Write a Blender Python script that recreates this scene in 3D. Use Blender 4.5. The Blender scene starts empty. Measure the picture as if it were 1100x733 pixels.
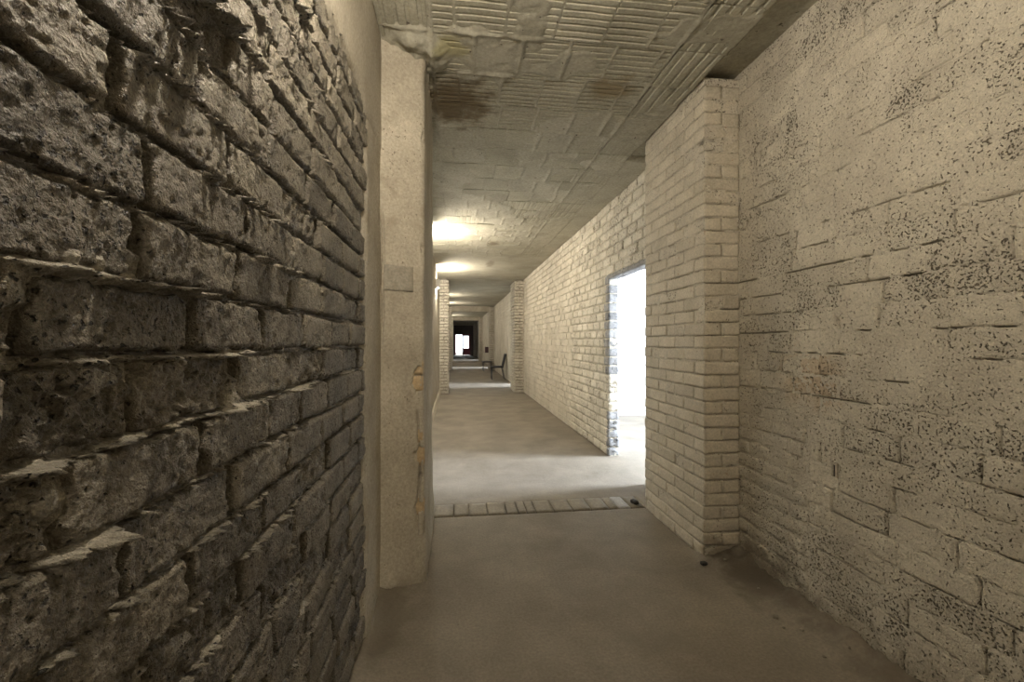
import bpy, math, random
import numpy as np

S = bpy.context.scene
C = S.collection
random.seed(7)
RNG = np.random.RandomState(11)
PI = math.pi

# ------------------------------------------------------------------ camera, sky, lights, exposure
FPX, YAW, HC = 480.0, math.radians(7.15), 1.37      # focal length in pixels of 1100x733, camera turned right of the corridor
H = 3.0                                             # ceiling height
cam_d = bpy.data.cameras.new('camera')
cam_d.sensor_width = 36.0
cam_d.lens = FPX / 1100.0 * 36.0
cam_d.clip_start = 0.02
cam = bpy.data.objects.new('camera', cam_d); C.objects.link(cam)
cam.location = (0, 0, HC)
cam.rotation_euler = (PI / 2, 0, -YAW)
S.camera = cam

W = bpy.data.worlds.new('sky'); S.world = W
W.use_nodes = True
W.node_tree.nodes['Background'].inputs[0].default_value = (0.86, 0.93, 1.0, 1)
W.node_tree.nodes['Background'].inputs[1].default_value = 5.0

S.view_settings.view_transform = 'Standard'
S.view_settings.look = 'None'
S.view_settings.gamma = 1.0
S.view_settings.use_curve_mapping = False
S.view_settings.exposure = 0.0
S.cycles.max_bounces = 10
S.cycles.diffuse_bounces = 6
S.cycles.sample_clamp_indirect = 8.0

LAMP_STRENGTH = 3200.0                               # lamps of the bays beyond
NEAR_LAMP = 1120.0                                    # weaker bulb over the near bay
WINDOW_POWER = 1500.0
BAY = 9.2

def window_light(y, z, sx, sz, power):              # daylight standing in a window of a side room
    l = bpy.data.lights.new('daylight', 'AREA'); l.shape = 'RECTANGLE'
    l.size, l.size_y, l.energy, l.color = sx, sz, power, (0.76, 0.85, 1.0)
    o = bpy.data.objects.new('daylight', l); C.objects.link(o)
    o.location = (6.2, y, z); o.rotation_euler = (0, PI / 2, 0)
    o.rotation_euler = (PI / 2, 0, PI / 2)
    return o
for k in range(4):
    window_light(4.4 + BAY * k, 1.7, 1.5, 1.5, WINDOW_POWER)

# ------------------------------------------------------------------ noise
PERM = RNG.permutation(512); PERM = np.concatenate([PERM, PERM])
GV = RNG.rand(512) * 2 - 1
def vn(x, y):
    xi = np.floor(x).astype(int); yi = np.floor(y).astype(int)
    xf = x - xi; yf = y - yi
    xf = xf * xf * (3 - 2 * xf); yf = yf * yf * (3 - 2 * yf)
    def g(a, b): return GV[PERM[(PERM[a & 511] + b) & 511]]
    a = g(xi, yi); b = g(xi + 1, yi); c = g(xi, yi + 1); d = g(xi + 1, yi + 1)
    return (a + (b - a) * xf) * (1 - yf) + (c + (d - c) * xf) * yf
def fbm(x, y, o=4, gain=0.5):
    s, a, t = 0, 1.0, 0
    for i in range(o):
        s = s + a * vn(x + 17.3 * i, y - 9.1 * i); t += a
        a *= gain; x = x * 2.03; y = y * 2.03
    return s / t
def sstep(a, b, x):
    t = np.clip((x - a) / (b - a), 0, 1); return t * t * (3 - 2 * t)

# ------------------------------------------------------------------ mesh helpers
def mesh_np(name, V, F, smooth=True):
    V = np.asarray(V, dtype=np.float32); F = np.asarray(F, dtype=np.int32)
    me = bpy.data.meshes.new(name)
    n = F.shape[1]
    me.vertices.add(len(V)); me.vertices.foreach_set('co', V.ravel())
    me.loops.add(F.size); me.loops.foreach_set('vertex_index', F.ravel())
    me.polygons.add(len(F))
    me.polygons.foreach_set('loop_start', np.arange(0, F.size, n, dtype=np.int32))
    me.polygons.foreach_set('use_smooth', np.full(len(F), bool(smooth)))
    me.update(calc_edges=True); me.validate()
    return me
def grid_faces(nu, nv, flip=False):
    i, j = np.meshgrid(np.arange(nu - 1), np.arange(nv - 1), indexing='ij')
    a = (i * nv + j).ravel(); b = a + nv; c = b + 1; d = a + 1
    return np.stack([a, d, c, b] if flip else [a, b, c, d], 1)
def link(name, me, mat, parent=None, loc=(0, 0, 0)):
    o = bpy.data.objects.new(name, me); C.objects.link(o)
    if mat is not None and not me.materials: me.materials.append(mat)
    o.location = loc
    if parent is not None: o.parent = parent
    return o
def tag(o, label=None, cat=None, group=None, kind=None):
    if label: o['label'] = label
    if cat: o['category'] = cat
    if group: o['group'] = group
    if kind: o['kind'] = kind
    return o
def empty(name, loc=(0, 0, 0)):
    o = bpy.data.objects.new(name, None); C.objects.link(o); o.location = loc
    o.empty_display_size = 0.1
    return o
BOXF = np.array([[0, 1, 3, 2], [4, 6, 7, 5], [0, 4, 5, 1], [2, 3, 7, 6], [0, 2, 6, 4], [1, 5, 7, 3]])
class MB:                                           # collects boxes into one mesh
    def __init__(s): s.V = []; s.F = []; s.n = 0
    def box(s, x0, x1, y0, y1, z0, z1, jit=0.0):
        v = np.array([[x, y, z] for x in (x0, x1) for y in (y0, y1) for z in (z0, z1)], float)
        if jit: v += (RNG.rand(8, 3) - .5) * 2 * jit
        s.V.append(v); s.F.append(BOXF + s.n); s.n += 8; return s
    def bar(s, p, q, r):                             # square bar between two points
        p = np.array(p, float); q = np.array(q, float); d = q - p; d /= np.linalg.norm(d)
        u = np.cross(d, [0, 0, 1]) if abs(d[2]) < .9 else np.cross(d, [1, 0, 0]); u /= np.linalg.norm(u); w = np.cross(d, u)
        v = np.array([e + r * (a * u + b * w) for e in (p, q) for a in (-1, 1) for b in (-1, 1)])
        s.V.append(v); s.F.append(BOXF + s.n); s.n += 8; return s
    def build(s, name, mat, parent=None, loc=(0, 0, 0)):
        return link(name, mesh_np(name, np.concatenate(s.V), np.concatenate(s.F), False), mat, parent, loc)
def boxobj(name, x0, x1, y0, y1, z0, z1, mat, parent=None, origin=(0, 0, 0)):
    ox, oy, oz = origin
    return MB().box(x0 - ox, x1 - ox, y0 - oy, y1 - oy, z0 - oz, z1 - oz).build(name, mat, parent, origin)

def round_box(lx, ly, lz, n, r, amp, freq, seed):    # an uneven brick: rounded edges, lumpy faces
    nx, ny, nz = n
    V = []; F = []; base = 0
    for ax in range(3):
        o = [i for i in range(3) if i != ax]
        na, nb = n[o[0]] + 1, n[o[1]] + 1
        for sg in (-1, 1):
            a, b = np.meshgrid(np.linspace(-1, 1, na), np.linspace(-1, 1, nb), indexing='ij')
            p = np.zeros((na * nb, 3)); p[:, ax] = sg; p[:, o[0]] = a.ravel(); p[:, o[1]] = b.ravel()
            F.append(grid_faces(na, nb, flip=(sg > 0) == (ax == 1)) + base); base += na * nb
            V.append(p)
    V = np.concatenate(V); F = np.concatenate(F)
    h = np.array([lx, ly, lz]) / 2
    # push the grid lines next to the edges so that the rounding has a place to bend
    P = V * h
    inner = np.clip(P, -(h - r), h - r)
    d = P - inner; ln = np.linalg.norm(d, axis=1, keepdims=True)
    Q = inner + np.where(ln > 1e-9, d / np.maximum(ln, 1e-9) * np.minimum(ln, r), 0)
    nrm = np.where(ln > 1e-9, d / np.maximum(ln, 1e-9), 0)
    nz_ = fbm(Q[:, 0] * freq + Q[:, 2] * freq * .7 + seed * 3.1, Q[:, 1] * freq + Q[:, 2] * freq * 1.3 - seed * 5.7, 3)
    Q = Q + nrm * (amp * nz_)[:, None]
    # weld identical points
    key = np.round(V, 6); _, idx, inv = np.unique(key, axis=0, return_index=True, return_inverse=True)
    return Q[idx], inv.ravel()[F]

def lathe(prof, n=20, axis='x'):                     # profile [(distance along axis, radius)]
    V = []; m = len(prof)
    for i in range(n):
        a = 2 * PI * i / n
        for (t, r) in prof:
            V.append((t, r * math.cos(a), r * math.sin(a)) if axis == 'x' else (r * math.cos(a), r * math.sin(a), t))
    F = [[i * m + j, i * m + j + 1, ((i + 1) % n) * m + j + 1, ((i + 1) % n) * m + j] for i in range(n) for j in range(m - 1)]
    return np.array(V), np.array(F)

# ------------------------------------------------------------------ materials (all procedural, in world position)
def new_mat(name):
    m = bpy.data.materials.new(name); m.use_nodes = True
    nt = m.node_tree; b = nt.nodes['Principled BSDF']
    return m, nt, b
def N(nt, t, **kw):
    n = nt.nodes.new(t)
    for k, v in kw.items(): setattr(n, k, v)
    return n
def math_n(nt, op, a, b=None, c=None, clamp=False):
    n = nt.nodes.new('ShaderNodeMath'); n.operation = op; n.use_clamp = clamp
    for i, v in enumerate((a, b, c)):
        if v is None: continue
        if isinstance(v, (int, float)): n.inputs[i].default_value = v
        else: nt.links.new(v, n.inputs[i])
    return n.outputs[0]
def noise_n(nt, pos, scale, detail=4, rough=0.55, dist=0.0):
    n = nt.nodes.new('ShaderNodeTexNoise'); n.inputs['Scale'].default_value = scale
    n.inputs['Detail'].default_value = detail; n.inputs['Roughness'].default_value = rough
    n.inputs['Distortion'].default_value = dist
    nt.links.new(pos, n.inputs['Vector']); return n.outputs['Fac']
def maprange(nt, v, a, b, c=0.0, d=1.0, smooth=False):
    n = nt.nodes.new('ShaderNodeMapRange'); n.clamp = True
    if smooth: n.interpolation_type = 'SMOOTHSTEP'
    nt.links.new(v, n.inputs[0])
    for i, x in zip((1, 2, 3, 4), (a, b, c, d)):
        if isinstance(x, (int, float)): n.inputs[i].default_value = x
        else: nt.links.new(x, n.inputs[i])
    return n.outputs[0]
def mixc(nt, fac, a, b, mode='MIX'):
    n = nt.nodes.new('ShaderNodeMix'); n.data_type = 'RGBA'; n.blend_type = mode; n.clamp_factor = False
    if isinstance(fac, (int, float)): n.inputs[0].default_value = fac
    else: nt.links.new(fac, n.inputs[0])
    for i, v in ((6, a), (7, b)):
        if isinstance(v, tuple): n.inputs[i].default_value = (*v, 1) if len(v) == 3 else v
        else: nt.links.new(v, n.inputs[i])
    return n.outputs[2]
def spot(nt, pos, c, r, soft=0.6, wob=None):          # a stain of ragged outline around a point
    n = nt.nodes.new('ShaderNodeVectorMath'); n.operation = 'SUBTRACT'; nt.links.new(pos, n.inputs[0]); n.inputs[1].default_value = c
    s = nt.nodes.new('ShaderNodeVectorMath'); s.operation = 'DIVIDE'; nt.links.new(n.outputs[0], s.inputs[0]); s.inputs[1].default_value = r
    l = nt.nodes.new('ShaderNodeVectorMath'); l.operation = 'LENGTH'; nt.links.new(s.outputs[0], l.inputs[0])
    d = l.outputs['Value']
    if wob is not None: d = math_n(nt, 'ADD', d, math_n(nt, 'MULTIPLY', math_n(nt, 'SUBTRACT', wob, 0.5), 1.6))
    return maprange(nt, d, 1.0, 1.0 - soft, 0, 1, True)

def rough_mat(name, c1, c2, scale=5, fine=70, pits=None, bump=0.5, dist=0.01, rough=0.85, rand=0.0, spec=0.3,
              stains=(), speck=None, blotch=None, fc=(.75, 1.15)):
    """c1..c2 mottled colour; pits=(scale, threshold, width, colour, spread by object); stains: (centre, radii, colour, strength)"""
    m, nt, b = new_mat(name)
    pos = N(nt, 'ShaderNodeNewGeometry').outputs['Position']
    big = noise_n(nt, pos, scale, 5, 0.6, 0.3)
    col = mixc(nt, maprange(nt, big, 0.3, 0.7), c1, c2)
    fn = noise_n(nt, pos, fine, 4, 0.65)
    col = mixc(nt, maprange(nt, fn, 0.3, 0.7, fc[0], fc[1]), (0, 0, 0), col)
    oi = N(nt, 'ShaderNodeObjectInfo').outputs['Random']
    if rand:
        col = mixc(nt, 1.0, col, mixc(nt, oi, (1 - rand,) * 3, (1 + rand,) * 3), 'MULTIPLY')
    if blotch:                                         # worn patches of another colour
        bs, lo, hi, bc = blotch
        col = mixc(nt, maprange(nt, noise_n(nt, pos, bs, 6, 0.65), lo, hi), col, bc)
    wob = noise_n(nt, pos, 9, 5, 0.6)
    for (ctr, rad, sc, st) in stains:
        col = mixc(nt, math_n(nt, 'MULTIPLY', spot(nt, pos, ctr, rad, 0.7, wob), st), col, sc)
    h = math_n(nt, 'MULTIPLY', fn, 0.5)
    h = math_n(nt, 'ADD', h, math_n(nt, 'MULTIPLY', noise_n(nt, pos, fine * .3, 4, 0.6), 0.9))
    if pits:
        ps, th, wd, pc, spread = pits
        pn = noise_n(nt, pos, ps, 2, 0.5)
        lo = noise_n(nt, pos, 3.1, 3, 0.5)
        t = math_n(nt, 'ADD', th, math_n(nt, 'MULTIPLY', math_n(nt, 'SUBTRACT', lo, 0.5), -0.22))
        if spread: t = math_n(nt, 'ADD', t, math_n(nt, 'MULTIPLY', math_n(nt, 'SUBTRACT', oi, 0.35), spread))
        pm = maprange(nt, math_n(nt, 'SUBTRACT', pn, t), 0.0, wd)
        col = mixc(nt, pm, col, pc)
        h = math_n(nt, 'SUBTRACT', h, math_n(nt, 'MULTIPLY', pm, 1.1))
    if speck:
        ss, th, sc = speck
        col = mixc(nt, maprange(nt, noise_n(nt, pos, ss, 2, 0.5), th, th + .04), col, sc)
    nt.links.new(col, b.inputs['Base Color'])
    b.inputs['Roughness'].default_value = rough
    b.inputs['Specular IOR Level'].default_value = spec
    bn = N(nt, 'ShaderNodeBump'); bn.inputs['Strength'].default_value = bump; bn.inputs['Distance'].default_value = dist
    nt.links.new(h, bn.inputs['Height']); nt.links.new(bn.outputs[0], b.inputs['Normal'])
    return m
def plain(name, c, rough=0.5, metal=0.0, spec=0.5):
    m, nt, b = new_mat(name)
    pos = N(nt, 'ShaderNodeNewGeometry').outputs['Position']
    f = noise_n(nt, pos, 25, 4)
    nt.links.new(mixc(nt, maprange(nt, f, .3, .7), tuple(x * .85 for x in c), tuple(min(1, x * 1.1) for x in c)), b.inputs['Base Color'])
    b.inputs['Roughness'].default_value = rough; b.inputs['Metallic'].default_value = metal
    b.inputs['Specular IOR Level'].default_value = spec
    return m
def emit_mat(name, c, s):
    m, nt, b = new_mat(name)
    b.inputs['Base Color'].default_value = (0.9, 0.9, 0.85, 1)
    b.inputs['Emission Color'].default_value = (*c, 1); b.inputs['Emission Strength'].default_value = s
    return m

M = {}
M['slag'] = rough_mat('bare_brick', (.13, .113, .085), (.25, .22, .168), 7, 170, (130, .64, .05, (.035, .03, .022), .08), 1.3, .012, .52, .22, .55, fc=(.62, 1.25))
M['mortar'] = rough_mat('grey_mortar', (.15, .132, .10), (.40, .365, .295), 9, 150, (90, .64, .06, (.03, .027, .02), 0), 1.2, .012, .48, 0, .6, fc=(.6, 1.25))
M['plaster'] = rough_mat('old_plaster', (.36, .32, .25), (.50, .455, .365), 3, 70, (80, .69, .05, (.20, .17, .13), 0), .6, .006, .85, 0, .3, speck=(55, .71, (.20, .17, .13)), blotch=(5.5, .56, .74, (.29, .25, .185)))
PIT = (.165, .14, .107)
M['limewash'] = rough_mat('limewashed_brick', (.52, .475, .385), (.66, .61, .50), 4, 150, (105, .575, .08, PIT, .11), 1.2, .010, .85, .10, .3, fc=(.82, 1.12),
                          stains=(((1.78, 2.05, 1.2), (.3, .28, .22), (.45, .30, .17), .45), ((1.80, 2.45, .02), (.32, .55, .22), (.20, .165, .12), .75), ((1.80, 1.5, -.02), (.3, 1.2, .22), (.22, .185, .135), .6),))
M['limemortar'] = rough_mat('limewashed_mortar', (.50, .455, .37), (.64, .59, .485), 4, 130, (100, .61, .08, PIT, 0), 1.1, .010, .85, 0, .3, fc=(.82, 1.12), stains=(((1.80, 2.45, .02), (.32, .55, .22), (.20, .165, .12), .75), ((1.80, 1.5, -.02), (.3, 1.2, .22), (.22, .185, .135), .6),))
M['pierbrick'] = rough_mat('limewashed_pier_brick', (.48, .43, .335), (.60, .545, .44), 6, 80, (60, .72, .05, (.16, .12, .085), .06), .5, .005, .85, .08, .3,
                           blotch=(11, .645, .72, (.36, .25, .17)), stains=(((1.62, 2.55, .0), (.3, .35, .17), (.22, .18, .13), .7),))
M['whitebrick'] = rough_mat('white_painted_brick', (.52, .48, .39), (.70, .655, .555), 3, 50, (38, .60, .07, (.24, .205, .155), .10), .7, .008, .85, .08, .3)
M['greybrick'] = rough_mat('grey_broken_brick', (.22, .22, .22), (.40, .40, .395), 8, 60, (45, .60, .08, (.09, .09, .09), .1), .8, .01, .85, .18, .3)
M['tile'] = rough_mat('limewashed_ceiling_tile', (.33, .315, .245), (.46, .44, .355), 3, 60, None, .4, .005, .85, .06, .3,
                      stains=(((0.0, 3.08, 3), (.34, .42, .3), (.13, .095, .05), .9), ((-.03, 2.50, 3), (.14, .12, .2), (.34, .31, .13), .55),
                              ((.98, 2.78, 3), (.22, .17, .2), (.22, .17, .09), .7), ((.62, 7.45, 3), (.13, .22, .2), (.15, .12, .08), .8), ((.72, 9.4, 3), (.12, .5, .2), (.17, .14, .10), .6)))
M['ceilplaster'] = rough_mat('ceiling_plaster', (.33, .315, .25), (.47, .45, .37), 2.5, 45, (30, .70, .04, (.12, .10, .08), 0), .4, .006, .85, 0, .3,
                      stains=(((0.0, 3.08, 3), (.34, .42, .3), (.13, .095, .05), .9), ((-.03, 2.50, 3), (.14, .12, .2), (.34, .31, .13), .55),
                              ((.98, 2.78, 3), (.22, .17, .2), (.22, .17, .09), .7), ((.62, 7.45, 3), (.13, .22, .2), (.15, .12, .08), .8), ((.72, 9.4, 3), (.12, .5, .2), (.17, .14, .10), .6)))
M['concrete'] = rough_mat('concrete_floor', (.175, .150, .117), (.26, .229, .182), 2.2, 75, None, .6, .005, .8, 0, .3, fc=(.78, 1.15), stains=(((1.70, 2.35, 0), (.24, .50, .3), (.10, .082, .058), .8), ((1.76, 1.3, 0), (.2, 1.1, .3), (.11, .09, .065), .7), ((-.35, 2.3, 0), (.16, .5, .3), (.12, .10, .07), .6)), speck=(60, .72, (.15, .13, .10)), blotch=(1.6, .56, .75, (.165, .145, .112)))
M['floortile'] = rough_mat('worn_floor_tile', (.19, .165, .125), (.26, .23, .18), 8, 60, None, .3, .003, .75, .10, .3)
M['floortile_pale'] = rough_mat('pale_floor_tile', (.34, .33, .315), (.42, .41, .395), 8, 60, None, .3, .003, .75, 0, .3)
M['white'] = rough_mat('white_wall', (.78, .79, .80), (.86, .87, .88), 2, 40, None, .15, .004, .8, 0, .3)
M['ochre'] = rough_mat('bare_ochre_brick', (.42, .31, .18), (.53, .42, .27), 12, 70, None, .5, .004, .85, .1, .3)
M['patch'] = rough_mat('grey_render_patch', (.28, .255, .205), (.38, .35, .29), 14, 70, None, .5, .005, .9, 0, .2)
M['dark'] = plain('dark_metal', (.02, .02, .022), .45)
M['blackfabric'] = plain('black_seat', (.016, .015, .016), .7)
M['red'] = plain('dark_red_paint', (.34, .06, .10), .45)
M['maroon'] = plain('maroon_box', (.045, .010, .014), .5)
M['stone'] = rough_mat('rubble', (.16, .14, .11), (.34, .31, .25), 20, 90, None, .6, .004, .9, .3, .2)
M['darkstone_hole'] = plain('black_stone_and_hole', (.02, .018, .016), .8)
M['lamp'] = emit_mat('lamp_glass', (1.0, .895, .74), LAMP_STRENGTH)
M['lamp_far'] = emit_mat('far_lamp_glass', (1.0, .895, .74), LAMP_STRENGTH * .4)
M['lamp_near'] = emit_mat('near_lamp_glass', (1.0, .885, .725), NEAR_LAMP)
M['enamel'] = plain('lamp_enamel', (.45, .43, .38), .4)
M['endwall'] = rough_mat('dark_end_wall', (.10, .085, .085), (.15, .13, .125), 3, 40, None, .3, .006, .85)
def glass():
    m, nt, b = new_mat('door_glass')
    b.inputs['Base Color'].default_value = (.95, .97, .98, 1); b.inputs['Roughness'].default_value = .02
    b.inputs['Transmission Weight'].default_value = 1.0; b.inputs['IOR'].default_value = 1.02
    return m
M['glass'] = glass()

# ------------------------------------------------------------------ sizes of the corridor
XL, XR, XB = -0.41, 1.775, 1.80                       # left wall, near right wall, right wall of the bays beyond
XPL, XPR = -0.18, 1.54                                # inner faces of the pillars
PY0, PY1 = 2.62, 3.50                                 # first pillars along the corridor
YB, YE = -5.6, 43.0                                   # back and far end
DOOR0, DOOR1, DOORH = 4.08, 5.12, 2.12                # doorway after a pillar

# ------------------------------------------------------------------ floor
def axis(*segs):
    out = []
    for (a, b, st) in segs:
        n = max(1, int(round((b - a) / st))); out.append(np.linspace(a, b, n + 1)[:-1])
    out.append([segs[-1][1]]); return np.concatenate(out)
def floor_h(x, y):
    h = .004 * fbm(x * 2.3, y * 2.3, 4) + .0016 * fbm(x * 22, y * 22, 3)
    near = sstep(2.9, 2.5, y) * sstep(-1.2, 0, y)
    e = np.clip((x - (XR - .22 - .05 * fbm(y * 3, x * 0 + 3, 2))) / .22, 0, 1)      # dirt heaped along the right wall
    h = h + near * e * e * (.055 + .03 * fbm(x * 18, y * 18, 4))
    e2 = np.clip((XPL + .05 - x) / .22, 0, 1) * sstep(2.25, 2.6, y) * sstep(2.72, 2.62, y)
    h = h + e2 * (.035 + .02 * fbm(x * 20, y * 20, 4))
    e3 = np.clip((XL + .07 - x) / .07, 0, 1) * near
    h = h + e3 * e3 * .03
    e4 = np.clip((x - XPR + .06) / .08, 0, 1) * sstep(2.40, 2.62, y) * sstep(2.8, 2.66, y)
    h = h + e4 * (.03 + .02 * fbm(x * 25, y * 25, 3))
    h = h * np.where((y > PY1 - .03) & (y < PY1 + .32), 0, 1)
    return h
fx = axis((-.60, -.45, .05), (-.45, 1.85, .02), (1.85, 6.3, .4))
fy = axis((YB - .2, -.6, .5), (-.6, 3.9, .02), (3.9, 7, .1), (7, YE + .2, .6))
gx, gy = np.meshgrid(fx, fy, indexing='ij')
gz = floor_h(gx, gy)
gz = np.where((gy > PY1 + .012) & (gy < PY1 + .275) & (gx > XPL - .2) & (gx < XPR + .02), -.03, gz)
floor = link('floor', mesh_np('floor', np.stack([gx.ravel(), gy.ravel(), gz.ravel()], 1), grid_faces(len(fx), len(fy))), M['concrete'])
tag(floor, 'worn grey concrete floor running the length of the corridor', 'floor', kind='structure')
# band of tiles across the floor between the first pillars
def px_to_x(px, Y):                                   # where a pixel column meets the cross line at distance Y
    t = (px - 490.0) * math.cos(YAW) / FPX
    return t * Y * math.cos(YAW) / (1 - t * math.sin(YAW))
cuts = [22, 126, 203, 297, 390, 447, 490, 535, 625, 718, 808, 897, 943, 1003, 1072]
xs = [px_to_x(460 + c / 4.583, PY1 + .012) for c in cuts]
for i in range(len(xs) - 1):
    a, b = xs[i] + .004, xs[i + 1] - .004
    w = b - a; c = (a + b) / 2
    v, f = round_box(w, .255, .03, (4, 6, 2), .003, .0012, 20, i)
    t = link('floor_tile', mesh_np('floor_tile', v, f), M['floortile_pale'] if i == 12 else M['floortile'], floor,
             (c, PY1 + .145, -.011 + random.uniform(-.001, .002)))
    t.rotation_euler = (random.uniform(-.006, .006), random.uniform(-.006, .006), random.uniform(-.006, .006))
    if i == 12: t['label'] = 'pale grey floor tile near the right end of the tile band'

# ------------------------------------------------------------------ left wall: bare bricks with squeezed-out mortar
LP = 0.100                                            # course height
LTOP = 2.43
def ljoint(k, y):                                     # height of bed joint k along the wall
    return 0.045 + LP * k + .006 * fbm(y * 1.7 + k * 3.7, y * 0 + k * 7.1, 3)
wall_left = None
def left_mortar():
    ys = [-.62]
    while ys[-1] < 2.16: ys.append(ys[-1] + (max(.004, .0085 * ys[-1]) if ys[-1] > .1 else .02))
    ys = np.array(ys)
    fr = np.array([0, .04, .07, .10, .13, .17, .24, .36, .5, .62, .72, .79, .84, .88, .92, .96])
    cols = []; rel = []
    J = [ljoint(k, ys) for k in range(-1, 26)]
    for k in range(-1, 25):
        for q in fr:
            cols.append(J[k + 1] * (1 - q) + J[k + 2] * q)
    z = np.stack(cols, 1); y = np.repeat(ys[:, None], z.shape[1], 1)
    h = -.030 + .006 * fbm(y * 30, z * 30, 4)
    for k in range(0, 25):
        jz = J[k + 1]
        n1 = fbm(ys * 4 + k * 5.3, ys * 0 + k * 2.2, 3); n2 = fbm(ys * 34 + k * 1.3, ys * 0 + k * 8.2, 4, .7)
        amp = .015 + .030 * np.clip(.48 + .95 * n1 + .95 * n2, 0, 1.2)
        amp = amp * (1 + .30 * sstep(1.7, 2.3, jz)) * (1 - .55 * sstep(.75, 1.6, ys))
        cz = jz - .001 + .006 * fbm(ys * 16 + k, ys * 0 + k * 9.7, 3)
        wdt = .0048 + .0030 * fbm(ys * 18 - k, ys * 0 + k * 4.4, 2)
        d = (z - cz[:, None]) / wdt[:, None]
        h = h + amp[:, None] * np.exp(-np.where(d > 0, d * d * 1.8, d * d * .8)) * np.clip(1 + 1.0 * fbm(y * 85 + k, z * 85, 3, .7), .3, 1.8)
    smear = sstep(.18, .40, fbm(y * 5.5 + 40, z * 9, 4) + .20 * sstep(1.75, 2.3, z) - .06)
    smear = smear * (1 - .75 * sstep(1.5, 1.9, y))
    h = h + smear * (.024 + .012 * fbm(y * 50, z * 50, 4))
    V = np.stack([(XL + h).ravel(), y.ravel(), z.ravel()], 1)
    return mesh_np('wall_left', V, grid_faces(len(ys), z.shape[1]))
wall_left = link('wall_left', left_mortar(), M['mortar'])
tag(wall_left, 'dark left wall of bare rough bricks with thick squeezed mortar joints', 'wall', kind='structure')

def face_brick(L, Hh, depth, st, wy, wz, rough, rnd, recess, side):
    """brick with a heightfield face in the y-z plane; side=+1 faces +x"""
    nu = max(5, int(L / st)); nv = max(4, int(Hh / st))
    t = lambda n: np.sin((np.linspace(0, 1, n + 1) - .5) * PI * .86) / math.sin(.43 * PI) / 2 * .6 + (np.linspace(0, 1, n + 1) - .5) * .4
    u, v = np.meshgrid(t(nu) * L, t(nv) * Hh, indexing='ij')
    Y, Z = u + wy, v + wz
    # ragged outline
    u2 = u + .009 * rnd * fbm(Z * 38 + wy * 7, Y * 9, 3) * (np.abs(u) / (L / 2)) ** 3
    v2 = v + .007 * rnd * fbm(Y * 38 - wz * 5, Z * 9, 3) * (np.abs(v) / (Hh / 2)) ** 3
    e = np.minimum(L / 2 - np.abs(u), Hh / 2 - np.abs(v)) + .004 * rnd * fbm(Y * 60 + 3, Z * 60, 2)
    cx = np.clip(np.abs(u) - (L / 2 - .014), 0, None); cz = np.clip(np.abs(v) - (Hh / 2 - .014), 0, None)
    corner = np.hypot(cx, cz)
    r = .006 * rnd
    h = -.007 * rnd * (1 - sstep(0, 1, e / max(r, 1e-4))) - .010 * rnd * sstep(.011, .020, corner)
    h = h + rough * (.0035 * fbm(Y * 9 + wy, Z * 9, 3) + .0044 * fbm(Y * 55, Z * 55 + wz, 4, .65))
    p = fbm(Y * 70 + 9, Z * 70 - 4, 2)
    h = h - rough * .004 * sstep(.40, .60, p)
    h = h - recess
    front = np.stack([side * h.ravel(), u2.ravel(), v2.ravel()], 1)
    n0 = len(front); nU, nV = nu + 1, nv + 1
    F = [grid_faces(nU, nV, flip=side < 0)]
    I = np.arange(n0).reshape(nU, nV)
    ring = np.concatenate([I[:, 0], I[-1, 1:], I[-2::-1, -1], I[0, -2:0:-1]])
    back = front[ring].copy(); back[:, 0] = -side * depth
    m = len(ring); a = ring; b = np.roll(ring, -1); c = n0 + np.roll(np.arange(m), -1); d = n0 + np.arange(m)
    F.append(np.stack([a, d, c, b] if side > 0 else [a, b, c, d], 1))
    return np.concatenate([front, back]), np.concatenate(F)

def left_bricks():
    for k in range(0, 24):
        off = (.757 if k % 2 else .63) - .265 * 5 + random.uniform(-.03, .03)
        y = off
        while y < 2.08:
            L = random.choice([.25, .25, .25, .25, .235, .26, .18 if random.random() < .3 else .25])
            y1 = y + L + random.uniform(.012, .020)
            if y1 > -.55:
                yc = y + L / 2
                z0 = float(ljoint(k, np.array([yc]))[0]); z1 = float(ljoint(k + 1, np.array([yc]))[0])
                slope = float(ljoint(k, np.array([y1]))[0] - ljoint(k, np.array([y]))[0]) / L
                Hh = z1 - z0 - random.uniform(.009, .014)
                zc = (z0 + z1) / 2 + .001
                st = min(max(.0032, .0062 * yc), .011) if yc > .15 else .02
                if abs(zc - HC) > yc * 1.5 + .25: st = max(st, .010)
                broken = random.random() < .13
                rg = 1 + .9 * float(sstep(1.65, 2.2, zc))
                ln = min(L, 2.12 - y)
                if ln > .06:
                    v, f = face_brick(ln, Hh, .045, st, y + ln / 2, zc, 2.8 if broken else rg, random.uniform(.6, 1.3),
                                      .012 if broken else random.uniform(-.004, .003), 1)
                    o = link('brick', mesh_np('brick', v, f), M['slag'], wall_left, (XL, y + ln / 2, zc))
                    o.rotation_euler = (math.atan(slope), random.uniform(-.03, .03), random.uniform(-.012, .012))
            y = y1
left_bricks()

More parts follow.
